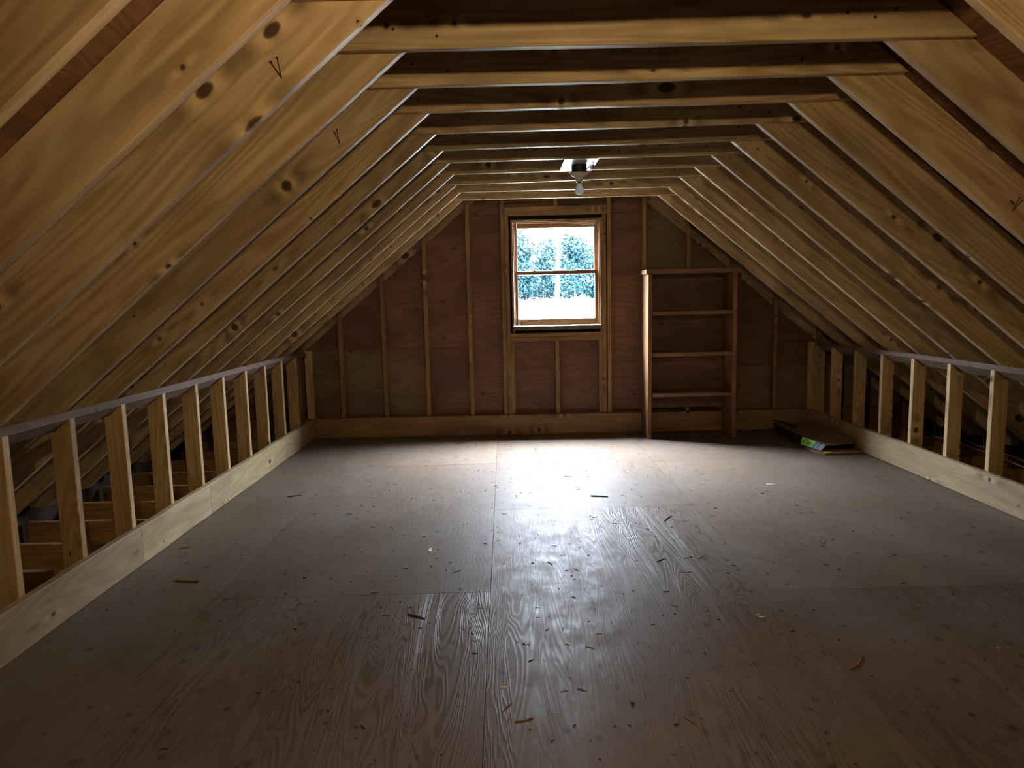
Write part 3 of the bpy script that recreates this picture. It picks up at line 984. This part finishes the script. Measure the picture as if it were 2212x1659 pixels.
def patch_grid(name, parent, mat, u0, u1, v0, v1, off, th, skew=0.0, n=8):
    bm = bmesh.new()
    g = []
    for a in range(n + 1):
        row = []
        for b in range(5):
            v = v0 + (v1 - v0) * b / 4
            u = u0 + (u1 - u0) * a / n + skew * (v - v0)
            row.append((bm.verts.new(side_pt(u, v, off)), bm.verts.new(side_pt(u, v, off + th))))
        g.append(row)
    for a in range(n):
        for b in range(4):
            for k in (0, 1):
                bm.faces.new((g[a][b][k], g[a + 1][b][k], g[a + 1][b + 1][k], g[a][b + 1][k]))
    for a in range(n):
        for b in (0, 4):
            bm.faces.new((g[a][b][0], g[a + 1][b][0], g[a + 1][b][1], g[a][b][1]))
    for b in range(4):
        for a in (0, n):
            bm.faces.new((g[a][b][0], g[a][b + 1][0], g[a][b + 1][1], g[a][b][1]))
    return bm_obj(name, parent, mat, bm)
patch('blue_band', pk, 'bluefilm', [(0.56, 0.02), (0.56, 0.30), (0.66, 0.22), (0.66, 0.02)], 0.006)
patch_grid('blue_band', pk, 'bluefilm', 0.664, 0.90, 0.02, 0.98, 0.0055, 0.0012, 0.04)
patch('grey_corner', pk, 'greycard', [(0.903, 0.02), (0.943, 0.98), (0.998, 0.98), (0.998, 0.02)], 0.006)
gl = patch_grid('price_label', pk, 'greenlabel', 0.655, 0.85, 0.10, 0.97, 0.009, 0.0012, 0.03)
for v0, u0, u1 in ((0.78, 0.71, 0.78), (0.58, 0.69, 0.84), (0.38, 0.69, 0.85)):
    u = u0
    while u < u1:
        du = random.uniform(0.010, 0.022)
        patch_grid('lettering', gl, 'ink', u, u + du, v0, v0 + 0.08, 0.0108, 0.0006, n=1)
        u += du + 0.006
u = 0.26
while u < 0.54:
    patch('lettering', side, 'printgrey', [(u, 0.40), (u, 0.80), (u + 0.035, 0.78), (u + 0.035, 0.38)], 0.0055, 0.0006)
    u += 0.055
slab('yellow_print', pk, 'yellow', wv([(2.00, -1.142, 0.016), (2.05, -1.138, 0.016), (2.06, -1.09, 0.016), (2.01, -1.09, 0.016)]), 0.003, Vector((0, 0, 1)))

# ---- splinters on the floor (x, y, length, heading, look)
SPL = [(-0.871, -3.868, 0.084, -38, 1), (-0.297, -3.32, 0.053, -70, 1), (-0.506, -4.517, 0.051, 50, 2), (-0.455, -4.582, 0.059, 12, 2), (-0.499, -4.567, 0.039, 67, 2), (0.041, -4.602, 0.049, -60, 2), (-0.159, -4.041, 0.025, 8, 2), (-0.204, -4.143, 0.034, -40, 2), (0.183, -3.81, 0.036, -38, 2), (0.322, -3.454, 0.043, -3, 2), (0.239, -3.304, 0.059, 38, 1), (0.423, -2.66, 0.101, 59, 1), (0.093, -2.184, 0.11, -22, 1), (-1.082, -3.627, 0.036, 10, 1), (-0.74, -3.401, 0.043, 44, 1), (-0.895, -4.19, 0.033, 75, 2), (-0.512, -4.396, 0.032, 8, 3), (-0.414, -4.46, 0.012, 7, 3), (0.265, -3.965, 0.03, -47, 2), (-0.612, -3.799, 0.022, -2, 1), (-0.378, -3.802, 0.022, -2, 1), (-0.38, -3.892, 0.019, -2, 1), (-0.179, -3.406, 0.038, -55, 1), (0.109, -2.731, 0.033, -3, 1), (0.012, -2.608, 0.039, 12, 1), (-0.26, -3.073, 0.028, -17, 1), (-0.176, -3.052, 0.016, -3, 1), (-0.516, -2.515, 0.032, -4, 1), (-0.448, -4.352, 0.017, 71, 1), (-0.255, -4.428, 0.014, -2, 2), (-0.32, -4.426, 0.029, 16, 2), (-0.778, -4.64, 0.015, 58, 1), (-0.626, -4.081, 0.024, -37, 2), (0.499, -3.919, 0.025, -2, 3), (-0.356, -4.547, 0.019, -1, 3), (-0.896, -3.102, 0.054, 84, 3), (0.38, -3.269, 0.048, 21, 2), (0.441, -3.272, 0.046, 37, 2), (-0.062, -1.654, 0.053, -4, 1), (-1.45, -2.458, 0.033, -4, 1), (-1.985, -3.46, 0.119, -19, 2), (-2.204, -3.007, 0.055, 13, 2), (0.693, -4.28, 0.118, 42, 2), (1.268, -1.962, 0.058, -25, 3), (0.491, -3.90, 0.02, 17, 3), (-1.906, -2.038, 0.089, 15, 1), (0.637, -3.915, 0.014, -2, 1)]
def splinter_mesh(kind, seed):
    rg = random.Random(seed)
    bm = bmesh.new()
    n = 6
    prev = None
    wd_ = {1: 0.13, 2: 0.11, 3: 0.34}[kind]
    for i in range(n + 1):
        s = i / n
        x = s - 0.5
        w = wd_ * (0.25 + 0.75 * math.sin(math.pi * min(0.95, s * 0.8 + 0.12))) * rg.uniform(0.75, 1.2)
        y = 0.06 * math.sin(s * 3.0 + seed)
        h = 0.07 * rg.uniform(0.7, 1.2)
        ring = [bm.verts.new((x, y - w / 2, 0.001)), bm.verts.new((x, y + w / 2, 0.001)), bm.verts.new((x, y + w * 0.35, h)), bm.verts.new((x, y - w * 0.3, h * 0.8))]
        if prev:
            for a in range(4):
                b = (a + 1) % 4
                bm.faces.new((prev[a], prev[b], ring[b], ring[a]))
        else:
            bm.faces.new(ring)
        prev = ring
    bm.faces.new(prev)
    bmesh.ops.recalc_face_normals(bm, faces=bm.faces)
    me = bpy.data.meshes.new('wood_splinter'); bm.to_mesh(me); bm.free()
    me.materials.append(MAT[{1: 'splinter_dark', 2: 'splinter', 3: 'splinter_pale'}[kind]])
    return me
SPM = {(k, v): splinter_mesh(k, k * 5 + v) for k in (1, 2, 3) for v in range(3)}
def splinter_label(x, y, L, a, k):
    size = 'tiny' if L < 0.02 else ('short' if L < 0.04 else 'long')
    look = {1: 'dark splinter', 2: 'amber splinter', 3: 'pale chip'}[k]
    a = abs((a + 90) % 180 - 90)
    way = 'lying crosswise' if a < 16 else ('lying aslant' if a < 60 else 'pointing windowward')
    col = 'left of the long seam' if x < -0.575 else ('on the middle floor sheets' if x < 0.635 else 'beyond the right seam')
    zone = 'on the bright floor' if y > -2.43 else ('halfway across the room' if y > -3.65 else ('before the dim end' if y > -4.2 else 'at the dim end'))
    return f'{size} {look} {way} {col} {zone}'
SPECIAL = {0: 'large dark splinter lying left of the centre floor seam', 12: 'long thin dark splinter on the bright floor before the window', 3: 'long amber splinter nearest the bottom of the centre floor seam', 40: 'long bent reddish splinter near the left base board', 42: 'long reddish splinter alone on the dark floor at right', 45: 'long dark splinter near the far left floor corner', 11: 'dark splinter stuck out on the bright floor nearest the right floor seam'}
for i, (x, y, L, a, k) in enumerate(SPL):
    o = bpy.data.objects.new({1: 'wood_splinter', 2: 'wood_splinter', 3: 'wood_chip'}[k], SPM[(k, i % 3)])
    COL.objects.link(o)
    o.location = W(x, y, 0.0)
    o.rotation_euler = (0, 0, math.radians(a))
    o.scale = (L, L if k != 3 else L, max(L, 0.02) * 0.9)
    tag(o, SPECIAL.get(i, splinter_label(x, y, L, a, k)), 'splinter' if k < 3 else 'chip', {1: 'dark splinters on the floor', 2: 'amber splinters on the floor', 3: 'pale chips on the floor'}[k])

# countless crumbs
rg = random.Random(21)
for nm, mat, n, lab in (('floor_debris', 'splinter_dark', 620, 'dark crumbs of bark and dust strewn over the floor'), ('dust_debris', 'splinter_pale', 160, 'pale crumbs and plaster specks strewn over the floor')):
    vs, fs = [], []
    for i in range(n):
        for _ in range(30):
            x = rg.gauss(-0.1, 1.1); y = rg.uniform(-5.0, -0.25)
            if -2.25 < x < 1.9 and not (x > 0.72 and y > -0.40): break
        L = rg.uniform(0.005, 0.014) if rg.random() < 0.75 else rg.uniform(0.014, 0.028)
        w = rg.uniform(0.0018, 0.004); h = rg.uniform(0.001, 0.003)
        a = rg.uniform(0, 3.14)
        if nm == 'dust_debris': L *= 0.55; w *= 1.2
        ca, sa = math.cos(a), math.sin(a)
        c = W(x, y, 0.0)
        b0 = len(vs)
        for (dx, dy, dz) in ((-L, -w, 0), (L, -w * 0.5, 0), (L, w * 0.5, 0), (-L, w, 0), (-L * 0.8, 0, h), (L * 0.8, 0, h)):
            vs.append((c.x + (dx * ca - dy * sa) / 2, c.y + (dx * sa + dy * ca) / 2, 0.0006 + dz))
        fs += [(b0, b0 + 1, b0 + 5, b0 + 4), (b0 + 2, b0 + 3, b0 + 4, b0 + 5), (b0 + 3, b0, b0 + 4), (b0 + 1, b0 + 2, b0 + 5)]
    me = bpy.data.meshes.new(nm); me.from_pydata(vs, [], fs)
    tag(link(nm, me, mat), lab, 'debris', kind='stuff')

# ================================================================== OUTSIDE
def gz(y):
    return -3.0 + 4.15 * max(0.0, min(1.0, (y - 8) / 52.0)) ** 0.9 if y > 8 else -3.0
vs, fs = [], []
nx, ny = 16, 44
for j in range(ny + 1):
    y = -110 + j * 250 / ny
    for i in range(nx + 1):
        x = -120 + i * 240 / nx
        vs.append((x, y, gz(y)))
for j in range(ny):
    for i in range(nx):
        a = j * (nx + 1) + i
        fs.append((a, a + 1, a + nx + 2, a + nx + 1))
me = bpy.data.meshes.new('lawn'); me.from_pydata(vs, [], fs)
tag(link('lawn', me, 'lawn'), 'pale sunlit lawn rising to the trees outside the window', 'lawn', kind='structure')

def tree_meshes(seed, z0, z1, r, n, trunk_h, lean, tr, leaf):
    rg = random.Random(seed)
    bm = bmesh.new()
    tube(bm, smooth_path([(0, 0, -0.3), (lean * 0.3, 0.05, trunk_h * 0.35), (lean, 0, trunk_h)], 4), [tr] * 4 + [tr * 0.75] * 4 + [tr * 0.4], 8)
    tm = bpy.data.meshes.new('trunk'); bm.to_mesh(tm); bm.free(); tm.materials.append(MAT['bark'])
    vs, fs = [], []
    nb = 30
    blobs = []
    for i in range(nb):
        t = rg.random()
        rr = r * (0.45 + 0.55 * math.sin(math.pi * (0.15 + 0.75 * t)))
        br = r * rg.uniform(0.28, 0.5)
        a = rg.uniform(0, 6.28); q = max(0.0, rr - br) * rg.random() ** 0.5
        blobs.append((q * math.cos(a) + lean * 0.6, q * math.sin(a), z0 + br + t * max(0.1, (z1 - z0 - 2 * br)), br))
    for i in range(n):
        bx, by, bz, br = rg.choice(blobs)
        d = Vector((rg.gauss(0, 1), rg.gauss(0, 1), rg.gauss(0, 1))).normalized() * br * rg.uniform(0.15, 1.0) ** 0.5
        c = Vector((bx, by, bz)) + d
        u = Vector((rg.gauss(0, 1), rg.gauss(0, 1), rg.gauss(0, 1))).normalized()
        v = u.cross(Vector((rg.gauss(0, 1), rg.gauss(0, 1), rg.gauss(0, 1)))).normalized()
        s = leaf * rg.uniform(0.6, 1.3)
        b0 = len(vs)
        vs += [c - u * s, c + v * s * 0.55, c + u * s, c - v * s * 0.55]
        fs.append((b0, b0 + 1, b0 + 2, b0 + 3))
    cm = bpy.data.meshes.new('crown'); cm.from_pydata(vs, [], fs); cm.materials.append(MAT['leaf'])
    return tm, cm
# 0-2: undergrowth trees, 3-4: tall trees with high crowns on bare pale trunks
TREES = [tree_meshes(3, 0.1, 7.6, 2.7, 6500, 5.0, 0.2, 0.07, 0.15), tree_meshes(5, 0.1, 7.0, 2.6, 6500, 4.5, -0.2, 0.07, 0.15), tree_meshes(9, 0.1, 6.2, 2.7, 6500, 3.5, 0.3, 0.06, 0.15),
         tree_meshes(12, 9.0, 25.0, 4.1, 5200, 22.0, 0.2, 0.11, 0.34), tree_meshes(15, 8.4, 27.0, 4.0, 5200, 23.0, 1.6, 0.10, 0.34)]
def tree(x, y, v, sc, rot, label, group):
    r = empty('tree', (x, y, gz(y) - 0.1))
    r.rotation_euler = (0, 0, rot); r.scale = (sc, sc, sc)
    tag(r, label, 'tree', group)
    for nm, me in zip(('trunk', 'crown'), TREES[v]):
        o = bpy.data.objects.new(nm, me); COL.objects.link(o); o.parent = r
    return r
tree(4.62, 60.0, 3, 1.0, 0.0, 'tall tree with a pale straight trunk standing before the others outside the window', 'tall trees beyond the lawn')
tree(5.05, 70.0, 4, 1.0, 0.3, 'tall tree with a pale leaning trunk just beyond the straight one', 'tall trees beyond the lawn')
rg = random.Random(4)
for sy in (1, -1):
    for row in range(2):
        for i in range(11):
            x = -49 + i * 9.0 + row * 4.5 + rg.uniform(-0.3, 0.3)
            y = (62 + row * 9.5 + rg.uniform(-0.4, 0.4))
            if sy == 1 and -1.5 < x < 13.5: continue
            if sy == -1: y = -20.0 - BACK * 0 - row * 8.6  # unseen rows behind the house, added close in to block daylight
            if sy == -1 and abs(x) > 32: continue
            tree(x, y, 3 + (i + row) % 2, rg.uniform(0.94, 1.06), rg.uniform(0, 6.28), 'tall bare trunked tree with a high crown in the rows beyond the lawn', 'tall trees beyond the lawn')
for row in range(6):
    for i in range(7):
        x = -20 + i * 7.0 + (0, 3.5, 1.75, 5.25, 0.9, 4.4)[row] + rg.uniform(-0.1, 0.1)
        y = 79 + row * 7.0
        tree(x, y, (i + row) % 3, rg.uniform(0.97, 1.03) * (1.2, 1.22, 1.25, 1.27, 1.28, 1.28)[row], rg.uniform(0, 6.28), 'low bluish green leafy tree in the thicket beyond the lawn', 'thicket beyond the lawn')
